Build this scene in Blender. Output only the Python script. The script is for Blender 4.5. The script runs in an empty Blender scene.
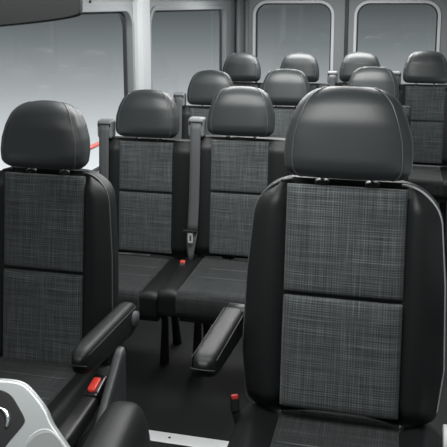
import bpy, bmesh, math, random
from mathutils import Vector, Matrix
from math import sin, cos, pi, radians as R
random.seed(3)
C = bpy.context.scene.collection

# ------------------------------------------------------------ materials
def newmat(name):
    m = bpy.data.materials.new(name); m.use_nodes = True
    nt = m.node_tree
    return m, nt, nt.nodes['Principled BSDF']
def N(nt, t, **kw):
    n = nt.nodes.new(t)
    for k, v in kw.items(): setattr(n, k, v)
    return n
def val(nt, op, a, b=None, c=None, clamp=False):
    n = N(nt, 'ShaderNodeMath', operation=op, use_clamp=clamp)
    for i, x in enumerate((a, b, c)):
        if x is None: continue
        if isinstance(x, (int, float)): n.inputs[i].default_value = x
        else: nt.links.new(x, n.inputs[i])
    return n.outputs[0]
def plain(name, col, rough=.5, metal=0, bump=0, bscale=300, spec=.5, var=0, coat=0):
    m, nt, p = newmat(name)
    p.inputs['Base Color'].default_value = (*col, 1)
    p.inputs['Roughness'].default_value = rough
    p.inputs['Metallic'].default_value = metal
    p.inputs['Specular IOR Level'].default_value = spec
    p.inputs['Coat Weight'].default_value = coat
    tc = N(nt, 'ShaderNodeTexCoord')
    if var:
        nz = N(nt, 'ShaderNodeTexNoise'); nz.inputs['Scale'].default_value = 6; nz.inputs['Detail'].default_value = 4
        nt.links.new(tc.outputs['Object'], nz.inputs['Vector'])
        mx = N(nt, 'ShaderNodeMix', data_type='RGBA')
        mx.inputs[6].default_value = (*[c*(1-var) for c in col], 1); mx.inputs[7].default_value = (*[c*(1+var) for c in col], 1)
        nt.links.new(nz.outputs['Fac'], mx.inputs[0]); nt.links.new(mx.outputs[2], p.inputs['Base Color'])
    if bump:
        nz = N(nt, 'ShaderNodeTexNoise'); nz.inputs['Scale'].default_value = bscale; nz.inputs['Detail'].default_value = 3
        nt.links.new(tc.outputs['Object'], nz.inputs['Vector'])
        b = N(nt, 'ShaderNodeBump'); b.inputs['Strength'].default_value = bump; b.inputs['Distance'].default_value = .002
        nt.links.new(nz.outputs['Fac'], b.inputs['Height']); nt.links.new(b.outputs['Normal'], p.inputs['Normal'])
    return m

def plaid(name, second, gain=1.0):
    """black woven cloth with irregular pale threads both ways; second = local axis of the warp ('Y' or 'Z')"""
    m, nt, p = newmat(name)
    tc = N(nt, 'ShaderNodeTexCoord'); sp = N(nt, 'ShaderNodeSeparateXYZ')
    nt.links.new(tc.outputs['Object'], sp.inputs[0])
    x, z = sp.outputs['X'], sp.outputs[second]
    def thread(a, b, fa, fb, off):
        cb = N(nt, 'ShaderNodeCombineXYZ')
        nt.links.new(val(nt, 'MULTIPLY', a, fa), cb.inputs[0]); nt.links.new(val(nt, 'MULTIPLY', b, fb), cb.inputs[1])
        cb.inputs[2].default_value = off
        n = N(nt, 'ShaderNodeTexNoise'); n.inputs['Scale'].default_value = 1; n.inputs['Detail'].default_value = 1.5
        n.inputs['Roughness'].default_value = .6
        nt.links.new(cb.outputs[0], n.inputs['Vector']); return n.outputs['Fac']
    def sharp(v, lo, hi):
        mr = N(nt, 'ShaderNodeMapRange', clamp=True)
        mr.inputs['From Min'].default_value = lo; mr.inputs['From Max'].default_value = hi
        nt.links.new(v, mr.inputs['Value']); return mr.outputs[0]
    v1 = sharp(thread(x, z, 420, 9, 0), .30, .85)      # fine vertical threads
    h1 = sharp(thread(z, x, 440, 7, 5), .28, .85)      # fine horizontal threads
    v2 = sharp(thread(x, z, 90, 4, 9), .45, .75)       # broader bands
    h2 = sharp(thread(z, x, 80, 3, 13), .42, .75)
    s = val(nt, 'ADD', val(nt, 'MULTIPLY', v1, .55), val(nt, 'MULTIPLY', h1, .75))
    s = val(nt, 'MULTIPLY', s, val(nt, 'ADD', .62, val(nt, 'ADD', val(nt, 'MULTIPLY', v2, .25), val(nt, 'MULTIPLY', h2, .35))))
    # regular weave: thin pale threads on a fixed pitch, strength varied by the noise
    wx = val(nt, 'POWER', val(nt, 'ABSOLUTE', val(nt, 'SINE', val(nt, 'MULTIPLY', x, pi/.0062))), 5)
    wz = val(nt, 'POWER', val(nt, 'ABSOLUTE', val(nt, 'SINE', val(nt, 'MULTIPLY', z, pi/.0056))), 5)
    s = val(nt, 'MULTIPLY', s, val(nt, 'ADD', .62, val(nt, 'ADD', val(nt, 'MULTIPLY', wx, .45), val(nt, 'MULTIPLY', wz, .5))))
    mx = N(nt, 'ShaderNodeMix', data_type='RGBA')
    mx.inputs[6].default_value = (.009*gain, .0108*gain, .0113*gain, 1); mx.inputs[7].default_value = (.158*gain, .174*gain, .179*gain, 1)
    nt.links.new(val(nt, 'MULTIPLY', s, 1, clamp=True), mx.inputs[0])
    nt.links.new(mx.outputs[2], p.inputs['Base Color'])
    p.inputs['Roughness'].default_value = .85; p.inputs['Specular IOR Level'].default_value = .2
    p.inputs['Sheen Weight'].default_value = .15
    b = N(nt, 'ShaderNodeBump'); b.inputs['Strength'].default_value = .25; b.inputs['Distance'].default_value = .001
    nt.links.new(s, b.inputs['Height']); nt.links.new(b.outputs['Normal'], p.inputs['Normal'])
    return m

M = {}
M['leather'] = plain('black leather', (.0075, .0088, .0092), .5, bump=.25, bscale=420, spec=.36, var=.15)
M['headleather'] = plain('headrest leather', (.027, .031, .0325), .43, bump=.18, bscale=420, spec=.55, var=.1)
M['piping'] = plain('piping', (.07, .078, .08), .35)
M['rimlit_piping'] = plain('piping painted rim-lit', (.40, .41, .42), .3)  # pale colour imitates side light grazing one seat edge
M['plaid_back'] = plaid('plaid cloth back', 'Z')
M['plaid_seat_shaded'] = plaid('plaid cloth painted shaded', 'Y', .42)  # same cloth as the backs, darkened to paint in the cushion shade
M['plastic'] = plain('black plastic', (.012, .0125, .013), .45, bump=.1, bscale=600)
M['dark'] = plain('dark frame', (.01, .01, .011), .6)
M['greyplastic'] = plain('grey plastic', (.07, .075, .078), .5, bump=.1, bscale=500)
M['chrome'] = plain('chrome', (.75, .77, .78), .15, metal=1)
M['steel'] = plain('brushed steel', (.80, .82, .83), .45, metal=.5, var=.06)
M['red'] = plain('red plastic', (.62, .05, .035), .35)
M['palered'] = plain('pale red plastic', (.75, .16, .14), .4)
M['white'] = plain('white plastic', (.75, .76, .76), .4)
M['guide'] = plain('belt guide plastic', (.17, .18, .185), .45)
M['strap'] = plain('belt webbing', (.075, .08, .083), .6, bump=.3, bscale=900)
M['trim'] = plain('wall trim', (.20, .212, .22), .55, bump=.05, bscale=250, var=.04)
M['trim_light'] = plain('window surround', (.42, .44, .45), .45, var=.03)
M['rear_surround'] = plain('rear window surround', (.72, .74, .75), .4)
M['trim_rear'] = plain('rear door trim', (.26, .275, .285), .5, var=.04)
M['seal'] = plain('rubber seal', (.03, .032, .034), .5)
M['roof'] = plain('headliner', (.26, .27, .275), .9, bump=.15, bscale=300)
M['floor'] = plain('rubber floor', (.006, .0068, .007), .6, spec=.25, bump=.3, bscale=500, var=.3)
M['silver'] = plain('silver paint', (.27, .29, .29), .33, metal=.3, coat=.2)
M['blackgloss'] = plain('black gloss', (.008, .008, .009), .25)
M['padgrey'] = plain('grey pad', (.16, .17, .17), .45, bump=.1)
gm, nt, p = newmat('tinted glass')
nt.nodes.remove(p)
out = nt.nodes['Material Output']
tr = N(nt, 'ShaderNodeBsdfTransparent'); tr.inputs[0].default_value = (.96, .98, .985, 1)
gl = N(nt, 'ShaderNodeBsdfGlossy'); gl.inputs['Roughness'].default_value = .03
mix = N(nt, 'ShaderNodeMixShader'); mix.inputs[0].default_value = .035
nt.links.new(tr.outputs[0], mix.inputs[1]); nt.links.new(gl.outputs[0], mix.inputs[2]); nt.links.new(mix.outputs[0], out.inputs[0])
M['glass'] = gm

# ------------------------------------------------------------ mesh helpers
def finish(name, bm, mat, parent=None, smooth=True, bevel=0, seg=3, auto=None):
    bmesh.ops.recalc_face_normals(bm, faces=bm.faces)
    me = bpy.data.meshes.new(name); bm.to_mesh(me); bm.free()
    o = bpy.data.objects.new(name, me); C.objects.link(o)
    me.materials.append(M[mat])
    for f in me.polygons: f.use_smooth = smooth
    if bevel:
        b = o.modifiers.new('bevel', 'BEVEL'); b.width = bevel; b.segments = seg; b.limit_method = 'ANGLE'
        for f in me.polygons: f.use_smooth = True
        me.set_sharp_from_angle(angle=R(60)) if not bevel else None
        o.modifiers.new('wn', 'WEIGHTED_NORMAL')
    if parent: o.parent = parent
    return o
def add_box(bm, x0, x1, y0, y1, z0, z1, mtx=None):
    vs = [bm.verts.new((x, y, z)) for x in (x0, x1) for y in (y0, y1) for z in (z0, z1)]
    for f in ((0,1,3,2),(4,6,7,5),(0,4,5,1),(2,3,7,6),(0,2,6,4),(1,5,7,3)): bm.faces.new([vs[i] for i in f])
    if mtx is not None: bmesh.ops.transform(bm, matrix=mtx, verts=vs)
    return vs
def box(name, mat, parent, x0, x1, y0, y1, z0, z1, bevel=.004, mtx=None):
    bm = bmesh.new(); add_box(bm, x0, x1, y0, y1, z0, z1, mtx)
    return finish(name, bm, mat, parent, smooth=False, bevel=bevel)
def loft_bm(bm, rings):
    V = [[bm.verts.new(p) for p in r] for r in rings]; n = len(rings[0])
    for a, b in zip(V, V[1:]):
        for i in range(n): bm.faces.new((a[i], a[(i+1) % n], b[(i+1) % n], b[i]))
    for r in (V[0], V[-1]):
        c = bm.verts.new(sum((v.co for v in r), Vector())/n)
        for i in range(n): bm.faces.new((r[i], r[(i+1) % n], c))
def loft(name, mat, parent, rings):
    bm = bmesh.new(); loft_bm(bm, rings); return finish(name, bm, mat, parent)
def tube_bm(bm, pts, r, n=8, flat=None):
    """swept tube; flat=(w,h) half sizes for a strap section (w along side vector)"""
    pts = [Vector(p) for p in pts]; rings = []
    for i, p in enumerate(pts):
        t = (pts[min(i+1, len(pts)-1)]-pts[max(i-1, 0)]).normalized()
        s = Vector((1, 0, 0)) if abs(t.x) < .9 else Vector((0, 0, 1))
        s = (s-t*s.dot(t)).normalized(); u = t.cross(s)
        rr = r[i] if isinstance(r, (list, tuple)) else r
        rings.append([p+s*cos(2*pi*k/n)*rr+u*sin(2*pi*k/n)*rr for k in range(n)])
    loft_bm(bm, rings)
def tube(name, mat, parent, pts, r, n=8):
    bm = bmesh.new(); tube_bm(bm, pts, r, n); return finish(name, bm, mat, parent)
def se(n, k=72):
    o = []
    for i in range(k):
        a = 2*pi*(i+.5)/k; c, s = cos(a), sin(a)
        o.append((math.copysign(abs(c)**(2/n), c), math.copysign(abs(s)**(2/n), s)))
    return o
def interp(tab, t):
    if t <= tab[0][0]: return tab[0][1]
    for (a, x), (b, y) in zip(tab, tab[1:]):
        if t <= b:
            k = (t-a)/(b-a); k = k*k*(3-2*k); return x+(y-x)*k
    return tab[-1][1]
def lin(tab, t):
    if t <= tab[0][0]: return tab[0][1]
    for (a, x), (b, y) in zip(tab, tab[1:]):
        if t <= b: return x+(y-x)*(t-a)/(b-a)
    return tab[-1][1]
def ss(a, b, x):
    k = max(0, min(1, (x-a)/(b-a))); return k*k*(3-2*k)
def plate(name, mat, parent, path, hw, thick, nu=26, nv=40, pw=7, edge=.3):
    """padded panel lying on a path: path(t in 0..1) -> (y, z, ny, nz); hw(t) half width"""
    bm = bmesh.new(); F = []; B = []
    for j in range(nv+1):
        t = .5-.5*cos(pi*j/nv); y, z, ny, nz = path(t); v = 2*t-1; f = []; b = []
        for i in range(nu+1):
            u = -cos(pi*i/nu)
            h = thick*max(0, (1-abs(u)**pw)*(1-abs(v)**(pw*1.4)))**edge
            x = u*hw(t)
            on = i in (0, nu) or j in (0, nv)
            a = bm.verts.new((x, y+ny*h, z+nz*h)); f.append(a)
            b.append(a if on else bm.verts.new((x, y-ny*.006, z-nz*.006)))
        F.append(f); B.append(b)
    for G in (F, B):
        for j in range(nv):
            for i in range(nu):
                q = [G[j][i], G[j][i+1], G[j+1][i+1], G[j+1][i]]
                try: bm.faces.new(q)
                except ValueError: pass
    return finish(name, bm, mat, parent)
def thing(name, label, cat, loc=(0,0,0), rz=0, group=None):
    o = bpy.data.objects.new(name, None); C.objects.link(o); o.location = loc; o.rotation_euler = (0, 0, rz)
    o.empty_display_size = .05
    o['label'] = label; o['category'] = cat
    if group: o['group'] = group
    return o
def tag(o, label, cat, group=None):
    o['label'] = label; o['category'] = cat
    if group: o['group'] = group
    return o
def struct(o): o['kind'] = 'structure'; return o

# ------------------------------------------------------------ seat pieces (local: floor point under the back, -Y = seat faces)
def headrest(parent, cz, cy=.035, H=.212):
    Wt = [(0, .137), (.12, .1445), (.28, .1465), (.45, .1435), (.65, .131), (.85, .114), (1, .101)]
    Dt = [(0, .042), (.25, .056), (.6, .056), (1, .036)]
    prof = se(3.6, 72); rings = []; nr = 52; seamL = []; seamR = []
    for j in range(nr+1):
        v = -cos(pi*(j/nr)); t = (v+1)/2
        arc = lambda r, dd: r*(1-math.sqrt(max(0, 1-(1-dd/r)**2))) if dd < r else 0
        db, dt_ = t*H, (1-t)*H
        wx = lin(Wt, t)-arc(.026, db)-arc(.045, dt_)
        d = interp(Dt, t)-min(.92*interp(Dt, t), arc(.030, db)*1.15+arc(.042, dt_)*1.0)
        lean = (t-.5)*.03; z = cz+v*H/2
        ring = []
        for (a, b) in prof:
            x = a*wx; y = cy+lean+b*d
            # slightly crowned front, side facets pulled back
            y += .010*max(0, -b)*(abs(a)**3)
            zz = z - .006*(a*a)*(ss(.6, 1, t)) 
            ring.append((x, y, zz))
        rings.append(ring)
        if 3 <= j <= nr-2:
            for lst, sg in ((seamL, -1), (seamR, 1)):
                a = .84; b = -(1-a**3.6)**(1/3.6)
                lst.append((sg*a*wx, cy+lean+b*d+.010*abs(b)*a**3-.0008, z-.006*a*a*ss(.6, 1, t)))
    h = loft('headrest', 'headleather', parent, rings)
    for sm in (seamL, seamR):
        bm = bmesh.new(); tube_bm(bm, sm, .0016, 6); finish('piping', bm, 'piping', h)
    for s in (-1, 1):
        bm = bmesh.new(); tube_bm(bm, [(s*.058, cy+.008, cz-H/2-.045), (s*.058, cy+.008, cz-H/2+.03)], .0055, 10)
        finish('headrest_post', bm, 'chrome', h)
        bm = bmesh.new(); tube_bm(bm, [(s*.058, cy+.006, cz-H/2-.028), (s*.058, cy+.006, cz-H/2-.013), (s*.058, cy+.006, cz-H/2-.010)], [.017, .017, .012], 14)
        finish('post_collar', bm, 'plastic', h)
    return h

def seat_back(parent, z0, z1, half_tab, panel_hw, yf_bot, yf_top, thick, recess, n=4, cap_w=.06, seam=.43, pipe=None, swell=.012):
    """leather shell with two side bolsters, recessed middle carrying two cloth panels"""
    H = z1-z0; nr = 48; rings = []; prof = se(n, 112); edgeL = []; edgeR = []
    yfront = lambda t: yf_bot+(yf_top-yf_bot)*t
    for j in range(nr+1):
        v = -cos(pi*j/nr); t = (v+1)/2; z = z0+t*H
        hw = lin(half_tab, t)
        d_top = (1-t)*H
        # rounded shoulders
        if d_top < cap_w: k = 1-d_top/cap_w; hw -= cap_w*(1-math.sqrt(max(0, 1-k*k)))*.95
        d_bot = t*H
        if d_bot < .03: k = 1-d_bot/.03; hw -= .03*(1-math.sqrt(max(0, 1-k*k)))
        tk = thick*(.5+.5*ss(0, .05, min(d_top, d_bot))) if min(d_top, d_bot) < .05 else thick
        r = []
        for (a, b) in prof:
            x = a*hw; y = yfront(t)+thick/2+b*tk/2
            if b < 0:
                m = 1-ss(panel_hw-.004, panel_hw+.022, abs(x))
                y += recess*m*abs(b)
                # bolsters swell
                y -= swell*ss(panel_hw, (panel_hw+hw)/2, abs(x))*(1-ss((panel_hw+hw)/2, hw, abs(x)))*abs(b)
            r.append((x, y, z))
        rings.append(r)
        if j > 1: 
            edgeL.append((-hw*.985, yfront(t)+thick*.30, z)); edgeR.append((hw*(1-.5*abs(.28*2-1)**4), yfront(t)+thick*.28, z))
    b = loft('backrest', 'leather', parent, rings)
    sl = (yf_top-yf_bot)/H; L = math.hypot(1, sl)
    def pth(a, c):
        return lambda t: (yfront(a+(c-a)*t)+recess+.001, z0+H*(a+(c-a)*t), -1/L, sl/L)
    hw = lambda t: panel_hw+.004
    plate('lower_back_panel', 'plaid_back', b, pth(.035, seam-.008), hw, recess*1.15, pw=9)
    plate('upper_back_panel', 'plaid_back', b, pth(seam+.009, .985), hw, recess*.9, pw=9)
    if pipe:
        for sm, mt in ((edgeL, 'piping'), (edgeR[6:], pipe)):  # right edge takes its own colour, where the pale one paints a highlight
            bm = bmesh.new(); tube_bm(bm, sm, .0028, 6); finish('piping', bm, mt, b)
    return b

def seat_cushion(parent, hw, y_f, y_b, z_top, th, panel_hw, bolster, r=.045, zslope=0.0, n=5):
    nr = 44; rings = []; prof = se(n, 104)
    top = lambda y: z_top+zslope*(y-y_f)
    for j in range(nr+1):
        t = .5-.5*cos(pi*j/nr); y = y_f+(y_b-y_f)*t
        e = min(y-y_f, y_b-y); k = 0 if e >= r else 1-e/r
        dr = r*(1-math.sqrt(max(0, 1-k*k)))*.92
        zt = top(y)-dr; zb = top(y)-th+dr*.9; w = hw-dr*.6
        zc = (zt+zb)/2; hh = (zt-zb)/2; rg = []
        for (a, b) in prof:
            x = a*w; z = zc+b*hh
            if b > 0:
                z -= (.010+bolster*0)*(1-ss(panel_hw-.004, panel_hw+.015, abs(x)))*b*(1-k)
                z += bolster*ss(panel_hw, (panel_hw+w)/2, abs(x))*(1-ss((panel_hw+w)/2, w, abs(x))*.9)*b*(1-k*k)
            rg.append((x, y, z))
        rings.append(rg)
    c = loft('cushion', 'leather', parent, rings)
    # cloth strip runs along the top and folds over the front edge
    P = []
    for i in range(9):
        y = y_b-.03+(y_f+r-(y_b-.03))*i/8; P.append((y, top(y)-.008, 0, 1))
    for i in range(1, 9):
        a = pi/2*i/8; P.append((y_f+r-r*sin(a), top(y_f)-r+r*cos(a)-.004*cos(a), -sin(a), cos(a)))
    P.append((y_f, top(y_f)-th+r*.95, -1, 0))
    Ls = [0]
    for a, b in zip(P, P[1:]): Ls.append(Ls[-1]+math.hypot(a[0]-b[0], a[1]-b[1]))
    def path(t):
        s = t*Ls[-1]
        for i in range(len(P)-1):
            if s <= Ls[i+1]+1e-9:
                k = (s-Ls[i])/max(1e-9, Ls[i+1]-Ls[i]); return tuple(P[i][q]+(P[i+1][q]-P[i][q])*k for q in range(4))
        return P[-1]
    plate('cushion_panel', 'plaid_seat_shaded', c, path, lambda t: panel_hw+.003, .009, nv=56, pw=9)
    # stitched cross seams on the cloth
    for f in (.36, .62):
        bm = bmesh.new(); y = y_b-.03+(y_f+r-(y_b-.03))*f
        tube_bm(bm, [(x*panel_hw*.97, y, top(y)+.0012) for x in (-1, -.5, 0, .5, 1)], .0014, 6)
        finish('seam', bm, 'piping', c)
    return c

def strap(name, mat, parent, pts, w, th=.0012):
    bm = bmesh.new(); rings = []
    pts = [Vector(p) for p in pts]
    for i, p in enumerate(pts):
        t = (pts[min(i+1, len(pts)-1)]-pts[max(i-1, 0)]).normalized()
        ww = w[i] if isinstance(w, (list, tuple)) else w
        s = Vector((1, 0, 0)); s = (s-t*s.dot(t)).normalized(); u = t.cross(s)
        rings.append([p+s*a*ww/2+u*b*th for a, b in ((-1,-1),(-.33,-1),(.33,-1),(1,-1),(1,1),(.33,1),(-.33,1),(-1,1))])
    loft_bm(bm, rings); return finish(name, bm, mat, parent)

def buckle(parent, loc, tilt_x=0, rz=0, s=1.0, mat='plastic'):
    mt = Matrix.Translation(loc) @ Matrix.Rotation(rz, 4, 'Z') @ Matrix.Rotation(tilt_x, 4, 'X')
    b = box('buckle', mat, parent, -.018*s, .018*s, -.012*s, .012*s, -.055*s, .012*s, .005, mt)
    r = box('release_button', 'red', b, -.014*s, .014*s, -.0135*s, .004*s, -.004*s, .0145*s, .003, mt)
    return b

def passenger_seat(label, group):
    s = thing('passenger_seat', label, 'seat', group=group)
    seat_back(s, .445, .972, [(0, .217), (1, .216)], .122, -.05, 0, .10, .011, n=12, cap_w=.012, seam=.555, swell=.003)
    headrest(s, 1.09)
    seat_cushion(s, .218, -.43, .02, .437, .112, .134, .003, r=.03, n=10).location.x = -.022
    # belt guide on the shoulder, strap, tongue
    bx = -.210
    g = box('belt_guide', 'guide', s, bx-.020, bx+.053, -.008, .05, .972, 1.058, .014)
    box('guide_slot', 'dark', g, bx-.014, bx+.048, -.0105, -.006, 1.028, 1.043, .003)
    strap('seat_belt', 'strap', s, [(bx+.019, -.009, 1.036), (bx+.019, -.016, 1.01), (bx+.018, -.026, .85), (bx+.017, -.040, .70), (bx+.015, -.054, .60), (bx+.014, -.062, .56)], .046)
    strap('seat_belt', 'strap', s, [(bx+.014, -.062, .57), (bx+.012, -.068, .53), (bx+.010, -.076, .47), (bx+.012, -.084, .43)], [.05, .044, .028, .014])
    t = box('belt_tongue', 'plastic', s, bx-.024, bx+.038, -.076, -.062, .562, .574, .002)
    bm = bmesh.new(); zt = .520; bx += .014
    for a in ((bx-.014, bx+.008, zt+.034, zt+.042), (bx-.014, bx+.008, zt, zt+.007), (bx-.014, bx-.008, zt, zt+.042), (bx+.002, bx+.008, zt, zt+.042)):
        add_box(bm, a[0], a[1], -.083, -.079, a[2], a[3])
    finish('tongue_plate', bm, 'steel', t, smooth=False)
    buckle(s, Vector((-.222, -.12, .44)), R(-35), 0, .8)
    # under-frame
    box('seat_frame', 'dark', s, -.17, .17, -.36, -.0, .285, .335, .006)
    for sx in (-1, 1):
        bm = bmesh.new(); tube_bm(bm, [(sx*.14, -.20, .30), (sx*.14, -.18, .2), (sx*.14, -.20, .0)], [.018, .016, .022], 10)
        finish('leg', bm, 'dark', s)
        bm = bmesh.new(); tube_bm(bm, [(sx*.14, -.03, .30), (sx*.14, -.05, .2), (sx*.14, .0, .0)], [.018, .016, .022], 10)
        finish('leg', bm, 'dark', s)
    return s

def armrest(parent, pts, w, h):
    """padded arm lofted front to rear through pts=(x,y,z)"""
    prof = se(3.6, 40); rings = []; n = 26
    P = [Vector(p) for p in pts]
    for j in range(n+1):
        v = -cos(pi*j/n); t = (v+1)/2
        p = P[0].lerp(P[1], t)
        cap = max(.06, (1-abs(v)**9))**(1/3)
        hh = h*(.78+.30*t)
        rings.append([(p.x+a*w/2*cap, p.y, p.z-hh/2+b*hh/2*cap) for a, b in prof])
    a = loft('armrest', 'leather', parent, rings)
    bm = bmesh.new(); d = (P[1]-P[0])
    for sg in (-1, 1):
        bm = bmesh.new(); tube_bm(bm, [P[0]+d*k+Vector((sg*w*.475, 0, -h*.16)) for k in (.04, .3, .6, .93)], .0016, 6); finish('seam', bm, 'dark', a)
    bm = bmesh.new()
    tube_bm(bm, [P[0]+Vector((x*w*.47, -.001+.004*abs(x)**3, -h*.42)) for x in (-1, -.7, 0, .7, 1)], .0018, 6)
    finish('seam', bm, 'dark', a)
    return a, None

def front_seat(label, z0=.42, seam=.52, cz=.405, pipe='piping'):
    s = thing('front_seat', label, 'seat')
    seat_back(s, z0, .972, [(0, .222), (.25, .238), (.6, .232), (.85, .220), (1, .208)], .134, -.075, 0, .12, .022, n=3.6, cap_w=.085, seam=seam, pipe=pipe)
    headrest(s, 1.09)
    seat_cushion(s, .245, -.50, .04, cz, .13, .138, .022, r=.06)
    p = box('pedestal', 'dark', s, -.20, .20, -.42, -.02, 0, cz-.12, .01)
    box('seat_valance', 'plastic', s, -.235, .235, -.44, .06, cz-.19, cz-.10, .02)
    return s

# ------------------------------------------------------------ front seats
FR = front_seat('large black leather and plaid front seat nearest the camera, single on the right', pipe='rimlit_piping')
FR.location = (-.101, 1.62, .172)
a, q = armrest(FR, [(-.282, -.22, .628), (-.272, .09, .628)], .060, .075)
tube('armrest_pivot', 'plastic', a, [(-.288, .06, .61), (-.215, .06, .61)], .022, 16)
buckle(FR, Vector((-.252, -.035, .430)), R(-15), R(25), .62)
bm = bmesh.new(); tube_bm(bm, [(.235, -.10, .43), (.262, -.10, .43), (.290, -.10, .43)], [.035, .035, .028], 20)
finish('adjuster_knob', bm, 'white', FR)

FL = front_seat('black leather and plaid front seat at the left edge beside the handbrake', .33, .505, .365)
FL.location = (-1.075, 2.02, .056)
a, q = armrest(FL, [(.266, -.350, .574), (.270, .05, .562)], .060, .105)
tube('armrest_pivot', 'greyplastic', a, [(.22, -.0, .515), (.3075, -.0, .515)], .024, 20)

# ------------------------------------------------------------ passenger rows
first = passenger_seat('', '')
def copy_tree(o, parent=None):
    c = o.copy(); C.objects.link(c)
    if parent is not None: c.parent = parent
    for ch in list(o.children):
        if ch.name in kids0 or parent is not None or True: copy_tree(ch, c)
    return c
kids0 = set()
spots = [
 ((-1.080, 3.00, -.02), 'second-row seat on the left, by the side window, behind the left front seat', 'pair of seats in the second row'),
 ((-.640, 2.96, .012), 'second-row seat on the right of the pair, directly behind the aisle with full cushion visible', 'pair of seats in the second row'),
 ((-1.090, 4.18, -.035), 'third-row seat by the side window, its headrest peeking between the second-row pair', 'seats in the third row'),
 ((-.625, 4.13, -.012), 'third-row seat in the middle, headrest just right above the second-row pair', 'seats in the third row'),
 ((-.125, 4.12, .012), 'third-row seat on the right, mostly hidden behind the big right front headrest', 'seats in the third row'),
 ((-1.130, 5.26, .0), 'back-row seat furthest left, headrest against the rear corner pillar', 'seats in the back row'),
 ((-.690, 5.22, .010), 'back-row seat second from left, headrest under the left rear door window', 'seats in the back row'),
 ((-.250, 5.18, .025), 'back-row seat third from left, headrest by the gap between the rear doors', 'seats in the back row'),
 ((.190, 4.86, .06), 'back-row seat furthest right with its plaid backrest fully in view', 'seats in the back row'),
]
protos = [first]+[copy_tree(first) for _ in spots[1:]]
for o, (loc, lab, grp) in zip(protos, spots):
    o.location = loc; o['label'] = lab; o['group'] = grp; o['category'] = 'seat'

# ------------------------------------------------------------ small things in the cab
def prism_path(name, mat, parent, rings): return loft(name, mat, parent, rings)
def bar(name, mat, parent, p0, p1, w0, h0, w1, h1, n=4, k=18, side=Vector((1, 0, 0))):
    p0, p1 = Vector(p0), Vector(p1); t = (p1-p0).normalized()
    s = (side-t*side.dot(t)).normalized(); u = s.cross(t); pr = se(n, 40); rings = []
    for j in range(k+1):
        v = -cos(pi*j/k); f = (v+1)/2; cap = max(.08, 1-abs(v)**8)**(1/3)
        w = (w0+(w1-w0)*f)/2*cap; h = (h0+(h1-h0)*f)/2*cap; p = p0.lerp(p1, f)
        rings.append([p+s*a*w+u*b*h for a, b in pr])
    return loft(name, mat, parent, rings)

bar('buckle_stalk', 'dark', FR, (-.19, -.03, .20), (-.254, -.035, .415), .02, .03, .02, .026)
hb = thing('handbrake_lever', 'black upright handbrake lever rising beside the red belt buckle', 'handbrake', (-.732, 1.62, 0))
prof = se(4, 36); rings = []
for j in range(21):
    t = j/20; zz = .20+.388*t; yr = .185; yf = lin([(0, -.20), (.45, -.09), (.9, .115), (1, .155)], t); ww = .020-.006*t
    k = 1 if .04 < t < .98 else .7
    rings.append([(a*ww*k, (yf+yr)/2+b*(yr-yf)/2*k, zz) for a, b in prof])
loft('lever_arm', 'headleather', hb, rings)
bar('lever_base', 'plastic', hb, (.0, -.06, .0), (.0, .0, .30), .07, .16, .05, .12)

bk = thing('belt_buckle_arm', 'long black buckle arm with bright red release button beside the left front seat', 'seat belt buckle', (-.786, 1.635, 0))
bar('buckle_sleeve', 'plastic', bk, (-.01, -.13, .440), (.0, .09, .465), .050, .05, .046, .05, n=5)
b2 = bar('buckle_head', 'blackgloss', bk, (.0, .06, .468), (.003, .145, .492), .048, .05, .044, .048, n=6)
bar('release_button', 'red', b2, (.0, .065, .494), (.002, .115, .508), .024, .02, .024, .02, n=6)
bar('buckle_stalk', 'dark', bk, (.0, -.05, .0), (.0, -.05, .45), .03, .03, .03, .03)
cb = bar('console_box', 'leather', None, (-.585, 1.15, .295), (-.628, 1.60, .295), .165, .59, .135, .59, n=3.4)
tag(cb, 'rounded black padded centre box at the bottom between the front seats', 'console box')

XL_, XR_ = -1.46, .45
# silver dashboard moulding, lower left corner
dp = thing('dashboard_panel', 'silver-grey moulded dashboard panel with black recess in the lower left corner', 'dashboard', (-.555, 1.0, .881))
def plaque(name, mat, parent, outline, z0, z1, dome=0, bevel=.003):
    bm = bmesh.new(); n = len(outline)
    t = [bm.verts.new((x, y, z1)) for x, y in outline]; b = [bm.verts.new((x, y, z0)) for x, y in outline]
    bm.faces.new(t); bm.faces.new(list(reversed(b)))
    for i in range(n): bm.faces.new((t[i], b[i], b[(i+1) % n], t[(i+1) % n]))
    return finish(name, bm, mat, parent, smooth=False, bevel=bevel, seg=4)
def smooth_poly(pts, it=3):
    for _ in range(it):
        q = []
        for i in range(len(pts)):
            a, b = pts[i], pts[(i+1) % len(pts)]
            q += [(a[0]*.75+b[0]*.25, a[1]*.75+b[1]*.25), (a[0]*.25+b[0]*.75, a[1]*.25+b[1]*.75)]
        pts = q
    return pts
sc = .00153
px = lambda P: [((x-40)*sc, -(y-412)*sc) for x, y in P]
o1 = plaque('moulding', 'silver', dp, smooth_poly(px([(-60, 400), (-30, 378), (2, 376), (20, 379), (34, 391), (49, 407), (56, 421), (68, 434), (84, 453), (100, 480), (60, 500), (-60, 500)])), -.03, 0, bevel=.010)
o2 = plaque('recess', 'blackgloss', dp, smooth_poly(px([(-60, 405), (-12, 389), (6, 394), (17, 408), (25, 419), (26, 424), (20, 433), (11, 446), (4, 458), (-60, 470)]), 2), -.004, .0015, bevel=.001)
o4 = plaque('pad_rim', 'silver', dp, smooth_poly(px([(24, 454), (34, 434), (48, 427), (62, 434), (82, 461), (74, 493), (26, 493)])), -.004, .0025, bevel=.002)
o3 = plaque('storage_pad', 'padgrey', dp, smooth_poly(px([(28, 452), (38, 436), (52, 431), (64, 438), (78, 460), (70, 490), (30, 490)])), -.004, .0045, bevel=.0015)
bm = bmesh.new(); c0 = px([(-8, 425)])[0]
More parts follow.
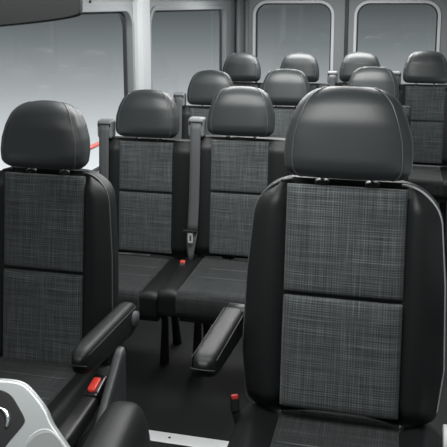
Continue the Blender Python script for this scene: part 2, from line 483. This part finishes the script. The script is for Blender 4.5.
tube_bm(bm, [(c0[0]+.0245*cos(a), c0[1]+.0235*sin(a), .003) for a in [R(-20+110*i/20) for i in range(21)]], [.0012+.0032*sin(pi*min(1, .08+i/20)) if i < 19 else .0012 for i in range(21)], 8)
finish('chrome_ring', bm, 'chrome', dp)
view = Vector((0, 0, 1.55))-Vector(dp.location)
nrm = (view.normalized()*1.0+Vector((0, .0, .35))).normalized()
xax = Vector((cos(R(13.5)), sin(R(13.5)), 0)); xax = (xax-nrm*xax.dot(nrm)).normalized(); yax = nrm.cross(xax)
dp.rotation_euler = Matrix((xax, yax, nrm)).transposed().to_euler()

bm = bmesh.new(); add_box(bm, XL_+.02, XR_-.02, -.33, .70, .0, .96); add_box(bm, -.86, -.50, .69, .96, 0, .80); db = finish('dash_body', bm, 'dark', None, smooth=False, bevel=.02)
bpy.context.view_layer.update(); db.parent = dp; db.matrix_parent_inverse = dp.matrix_world.inverted()
# sun visor, top left
sv = plaque('sun_visor', 'dark', None, smooth_poly([(-.72, .26), (-.72, .0), (-.35, -.014), (-.10, -.006), (-.005, .002), (.004, .012), (.004, .12), (0, .26)], 2), -.011, .011, bevel=.008)
sv.location = (-.549, 1.20, 1.527); sv.rotation_euler = (R(84), R(-3), R(12))
tag(sv, 'dark rounded sun visor hanging at the top left corner', 'sun visor')
M['visor'] = plain('visor vinyl', (.005, .0055, .006), .6, spec=.25)
sv.data.materials[0] = M['visor']

# ------------------------------------------------------------ the van body
XL, XR, YR, ZR = -1.46, .45, 6.60, 1.80
def rrect(a0, a1, b0, b1, r, n=8):
    P = []
    for cx_, cy_, st in ((a1-r, b1-r, 0), (a0+r, b1-r, 90), (a0+r, b0+r, 180), (a1-r, b0+r, 270)):
        for i in range(n+1):
            a = R(st+90*i/n); P.append((cx_+r*cos(a), cy_+r*sin(a)))
    return P
def ring_panel(bm, outer, hole, r, mp, d0, d1, n=8):
    """wall panel outer=(a0,a1,b0,b1) with a rounded window hole; mp maps (a,b,depth)->xyz"""
    H = rrect(*hole, r, n); a0, a1, b0, b1 = outer; O = []
    corners = [(a1, b1), (a0, b1), (a0, b0), (a1, b0)]
    for q in range(4):
        for i in range(n+1):
            cx_, cy_ = corners[q]
            # first half of the arc projects to one edge, second half to the other
            p = H[q*(n+1)+i]; m = n/2
            if i == m: O.append((cx_, cy_))
            elif (i < m) == (q in (0, 2)): O.append((cx_, p[1]))
            else: O.append((p[0], cy_))
    N_ = len(H)
    f = [bm.verts.new(mp(*p, d0)) for p in H]; F = [bm.verts.new(mp(*p, d0)) for p in O]
    g = [bm.verts.new(mp(*p, d1)) for p in H]; G = [bm.verts.new(mp(*p, d1)) for p in O]
    for i in range(N_):
        j = (i+1) % N_
        for A, B in ((f, F), (g, G), (f, g), (F, G)):
            try: bm.faces.new((A[i], A[j], B[j], B[i]))
            except ValueError: pass
def ring_frame(bm, hole, w, r, mp, d0, d1, n=8):
    A = rrect(hole[0]-w, hole[1]+w, hole[2]-w, hole[3]+w, r+w, n); B = rrect(*hole, r, n); k = len(A)
    V = [[bm.verts.new(mp(*p, d)) for p in L] for L, d in ((A, d0), (B, d0), (B, d1), (A, d1))]
    for i in range(k):
        j = (i+1) % k
        for q in range(4): bm.faces.new((V[q][i], V[q][j], V[(q+1) % 4][j], V[(q+1) % 4][i]))
def glass_pane(name, hole, r, mp, d, n=8):
    bm = bmesh.new(); P = rrect(hole[0]-.004, hole[1]+.004, hole[2]-.004, hole[3]+.004, r, n)
    a = [bm.verts.new(mp(*p, d)) for p in P]; b = [bm.verts.new(mp(*p, d+.004)) for p in P]
    bm.faces.new(a); bm.faces.new(b[::-1])
    for i in range(len(P)): bm.faces.new((a[i], a[(i+1) % len(P)], b[(i+1) % len(P)], b[i]))
    return finish(name, bm, 'glass', None, smooth=False)
wn = [0]
def window(hole, r, mp, fmat='trim_light', fw=.028):
    wn[0] += 1
    g = glass_pane('window_%d' % wn[0], hole, r, mp, -.035); struct(g)
    bm = bmesh.new(); ring_frame(bm, hole, fw, r, mp, .012, -.004); finish('window_surround', bm, fmat, g, smooth=False, bevel=.004)
    bm = bmesh.new(); ring_frame(bm, (hole[0]+.012, hole[1]-.012, hole[2]+.012, hole[3]-.012), .014, r-.006, mp, -.026, -.045); finish('window_seal', bm, 'seal', g, smooth=False)
    return g

mpL = lambda a, b, d: (XL+d, a, b)
mpR = lambda a, b, d: (XR-d, a, b)
mpB = lambda a, b, d: (a, YR-d, b)
ZT = 1.515; ZB = .70
# left wall: one panel per window bay
bm = bmesh.new()
W1 = (2.30, 3.85, ZB, ZT); W2 = (4.17, 6.13, ZB, ZT)
ring_panel(bm, (2.02, 4.01, 0, ZR), W1, .10, mpL, 0, -.05); ring_panel(bm, (4.01, YR, 0, ZR), W2, .10, mpL, 0, -.05)
struct(finish('wall_left', bm, 'trim', None, smooth=False))
window(W1, .10, mpL, 'trim'); window(W2, .10, mpL, 'trim')
bm = bmesh.new(); W0 = (.55, 1.82, .80, ZT); ring_panel(bm, (-.2, 2.02, 0, ZR), W0, .12, mpL, 0, -.05)
struct(finish('door_1', bm, 'trim', None, smooth=False)); window(W0, .12, mpL, 'seal')
# pillar cover between the two side windows
bm = bmesh.new(); ys = [3.89, 3.90, 3.925, 4.06, 4.10, 4.125]; xs = [.0, .022, .042, .042, .022, .0]
loft_bm(bm, [[(XL+x, y, z) for y, x in zip(ys, xs)] for z in (.3, 1.0, 1.55, 1.72)])
struct(finish('trim_1', bm, 'trim_light', None, smooth=False))
# right wall
bm = bmesh.new(); ring_panel(bm, (2.02, 4.01, 0, ZR), W1, .10, mpR, 0, -.05); ring_panel(bm, (4.01, YR, 0, ZR), W2, .10, mpR, 0, -.05)
struct(finish('wall_right', bm, 'trim', None, smooth=False)); window(W1, .10, mpR, 'trim'); window(W2, .10, mpR, 'trim')
bm = bmesh.new(); ring_panel(bm, (-.2, 2.02, 0, ZR), W0, .12, mpR, 0, -.05)
struct(finish('door_2', bm, 'trim', None, smooth=False)); window(W0, .12, mpR, 'seal')
# rear doors
xm = (-.45)
for i, (a0, a1, h) in enumerate(((XL, xm-.012, (-1.28, -.585, ZB, ZT+.05)), (xm+.012, XR, (-.36, .335, ZB, ZT+.05)))):
    bm = bmesh.new(); ring_panel(bm, (a0, a1, 0, ZR), h, .11, mpB, 0, -.05)
    struct(finish('door_%d' % (3+i), bm, 'trim_rear', None, smooth=False)); window(h, .11, mpB, 'rear_surround', .026)
struct(box('trim_2', 'seal', None, xm-.016, xm+.016, YR-.014, YR+.03, 0, ZR, .004))
# corner pillar ridges
bm = bmesh.new()
for x, y, w in ((XL+.03, YR-.035, .030), (XL+.10, YR-.02, .022), (XL+.05, YR-.16, .018)):
    tube_bm(bm, [(x, y, .2), (x, y, 1.0), (x, y, 1.78)], w, 14)
struct(finish('trim_3', bm, 'trim', None))
# header rails and roof
struct(box('trim_4', 'trim', None, XL, XL+.07, -.2, YR, 1.60, 1.80, .02))
struct(box('trim_5', 'trim', None, XR-.07, XR, -.2, YR, 1.60, 1.80, .02))
struct(box('trim_6', 'trim', None, XL+.07, XR-.07, YR-.08, YR, 1.62, 1.80, .02))
bm = bmesh.new()
for y in (2.86, 3.30): tube_bm(bm, [(XL, y, 1.566), (XL+.008, y, 1.566)], .007, 10)
struct(finish('trim_7', bm, 'seal', None))
bm = bmesh.new(); add_box(bm, XL, XR, -.45, -.35, 0, 1.12)
struct(finish('wall_front', bm, 'plastic', None, smooth=False))
struct(box('ceiling', 'roof', None, XL-.05, XR+.05, .9, YR+.05, ZR, ZR+.04, .004))
struct(box('floor', 'floor', None, XL-.05, XR+.05, -.45, YR+.05, -.05, 0, .004))
# steel threshold strip with screws
st = box('threshold_strip', 'steel', None, -1.20, -.20, 2.235, 2.295, .0, .006, .002)
tag(st, 'bright steel threshold strip across the floor between the front seats', 'floor strip')
for x in (-1.05, -.745, -.44):
    bm = bmesh.new(); tube_bm(bm, [(x, 2.265, .005), (x, 2.265, .0075)], .005, 10); finish('screw', bm, 'dark', st)
# red grab rail under the side window
gr = thing('grab_rail', 'slim red and black grab rail along the left side window sill', 'rail', (XL+.04, 2.52, .872))
bm = bmesh.new(); tube_bm(bm, [(0, 0, 0), (0, .16, 0)], .011, 12); finish('rail_grip', bm, 'palered', gr)
bm = bmesh.new(); tube_bm(bm, [(0, .16, 0), (0, .52, 0)], .009, 12); finish('rail_bar', bm, 'dark', gr)
bm = bmesh.new(); tube_bm(bm, [(0, .52, 0), (0, .74, 0)], .011, 12); finish('rail_grip', bm, 'palered', gr)
bm = bmesh.new(); tube_bm(bm, [(0, .045, 0), (0, .075, 0)], .0125, 12); finish('white_band', bm, 'white', gr)

# ------------------------------------------------------------ light
w = bpy.data.worlds.new('World'); bpy.context.scene.world = w; w.use_nodes = True
nt = w.node_tree; bg = nt.nodes['Background']
tc = N(nt, 'ShaderNodeTexCoord'); sp = N(nt, 'ShaderNodeSeparateXYZ'); nt.links.new(tc.outputs['Generated'], sp.inputs[0])
mr = N(nt, 'ShaderNodeMapRange'); mr.inputs['From Min'].default_value = -.5; mr.inputs['From Max'].default_value = .5
nt.links.new(sp.outputs['Z'], mr.inputs['Value'])
cr = N(nt, 'ShaderNodeValToRGB'); nt.links.new(mr.outputs[0], cr.inputs[0])
stops = [(0, 1.1), (.22, 1.1), (.27, 1.02), (.33, .74), (.39, .44), (.45, .225), (.50, .095), (.56, .10), (.68, .22), (1, .42)]
e = cr.color_ramp.elements
while len(e) < len(stops): e.new(.5)
for k, (p_, v_) in enumerate(stops):
    e[k].position = p_; c = .965 if v_ < .6 else .985
    e[k].color = (v_*(.90 if v_ < .3 else .96), v_*(.985), v_, 1)
nt.links.new(cr.outputs[0], bg.inputs[0]); bg.inputs[1].default_value = 1.0

def area(name, loc, size, energy, rot=(0, 0, 0), col=(1, .995, .98)):
    l = bpy.data.lights.new(name, 'AREA'); l.shape = 'RECTANGLE'; l.size, l.size_y = size; l.energy = energy; l.color = col
    o = bpy.data.objects.new(name, l); C.objects.link(o); o.location = loc; o.rotation_euler = rot; return o
for y, e_ in ((1.05, 21), (2.35, 25), (3.6, 32), (5.2, 38)):  # added overhead fill for the cabin, no lamp fixtures behind it
    area('overhead_fill', (-.52, y, 1.785), (1.2, .5), e_)
# ------------------------------------------------------------ camera
cam = bpy.data.cameras.new('camera'); co = bpy.data.objects.new('camera', cam); C.objects.link(co)
cam.sensor_width = 36; cam.sensor_fit = 'HORIZONTAL'; cam.lens = 36*720/447; cam.clip_start = .02
co.location = (0, 0, 1.55); co.rotation_euler = (R(80), 0, R(13.5)); cam.shift_y = -.205
sc_ = bpy.context.scene; sc_.camera = co
sc_.view_settings.view_transform = 'Standard'; sc_.view_settings.look = 'None'
sc_.view_settings.exposure = 0; sc_.view_settings.gamma = 1
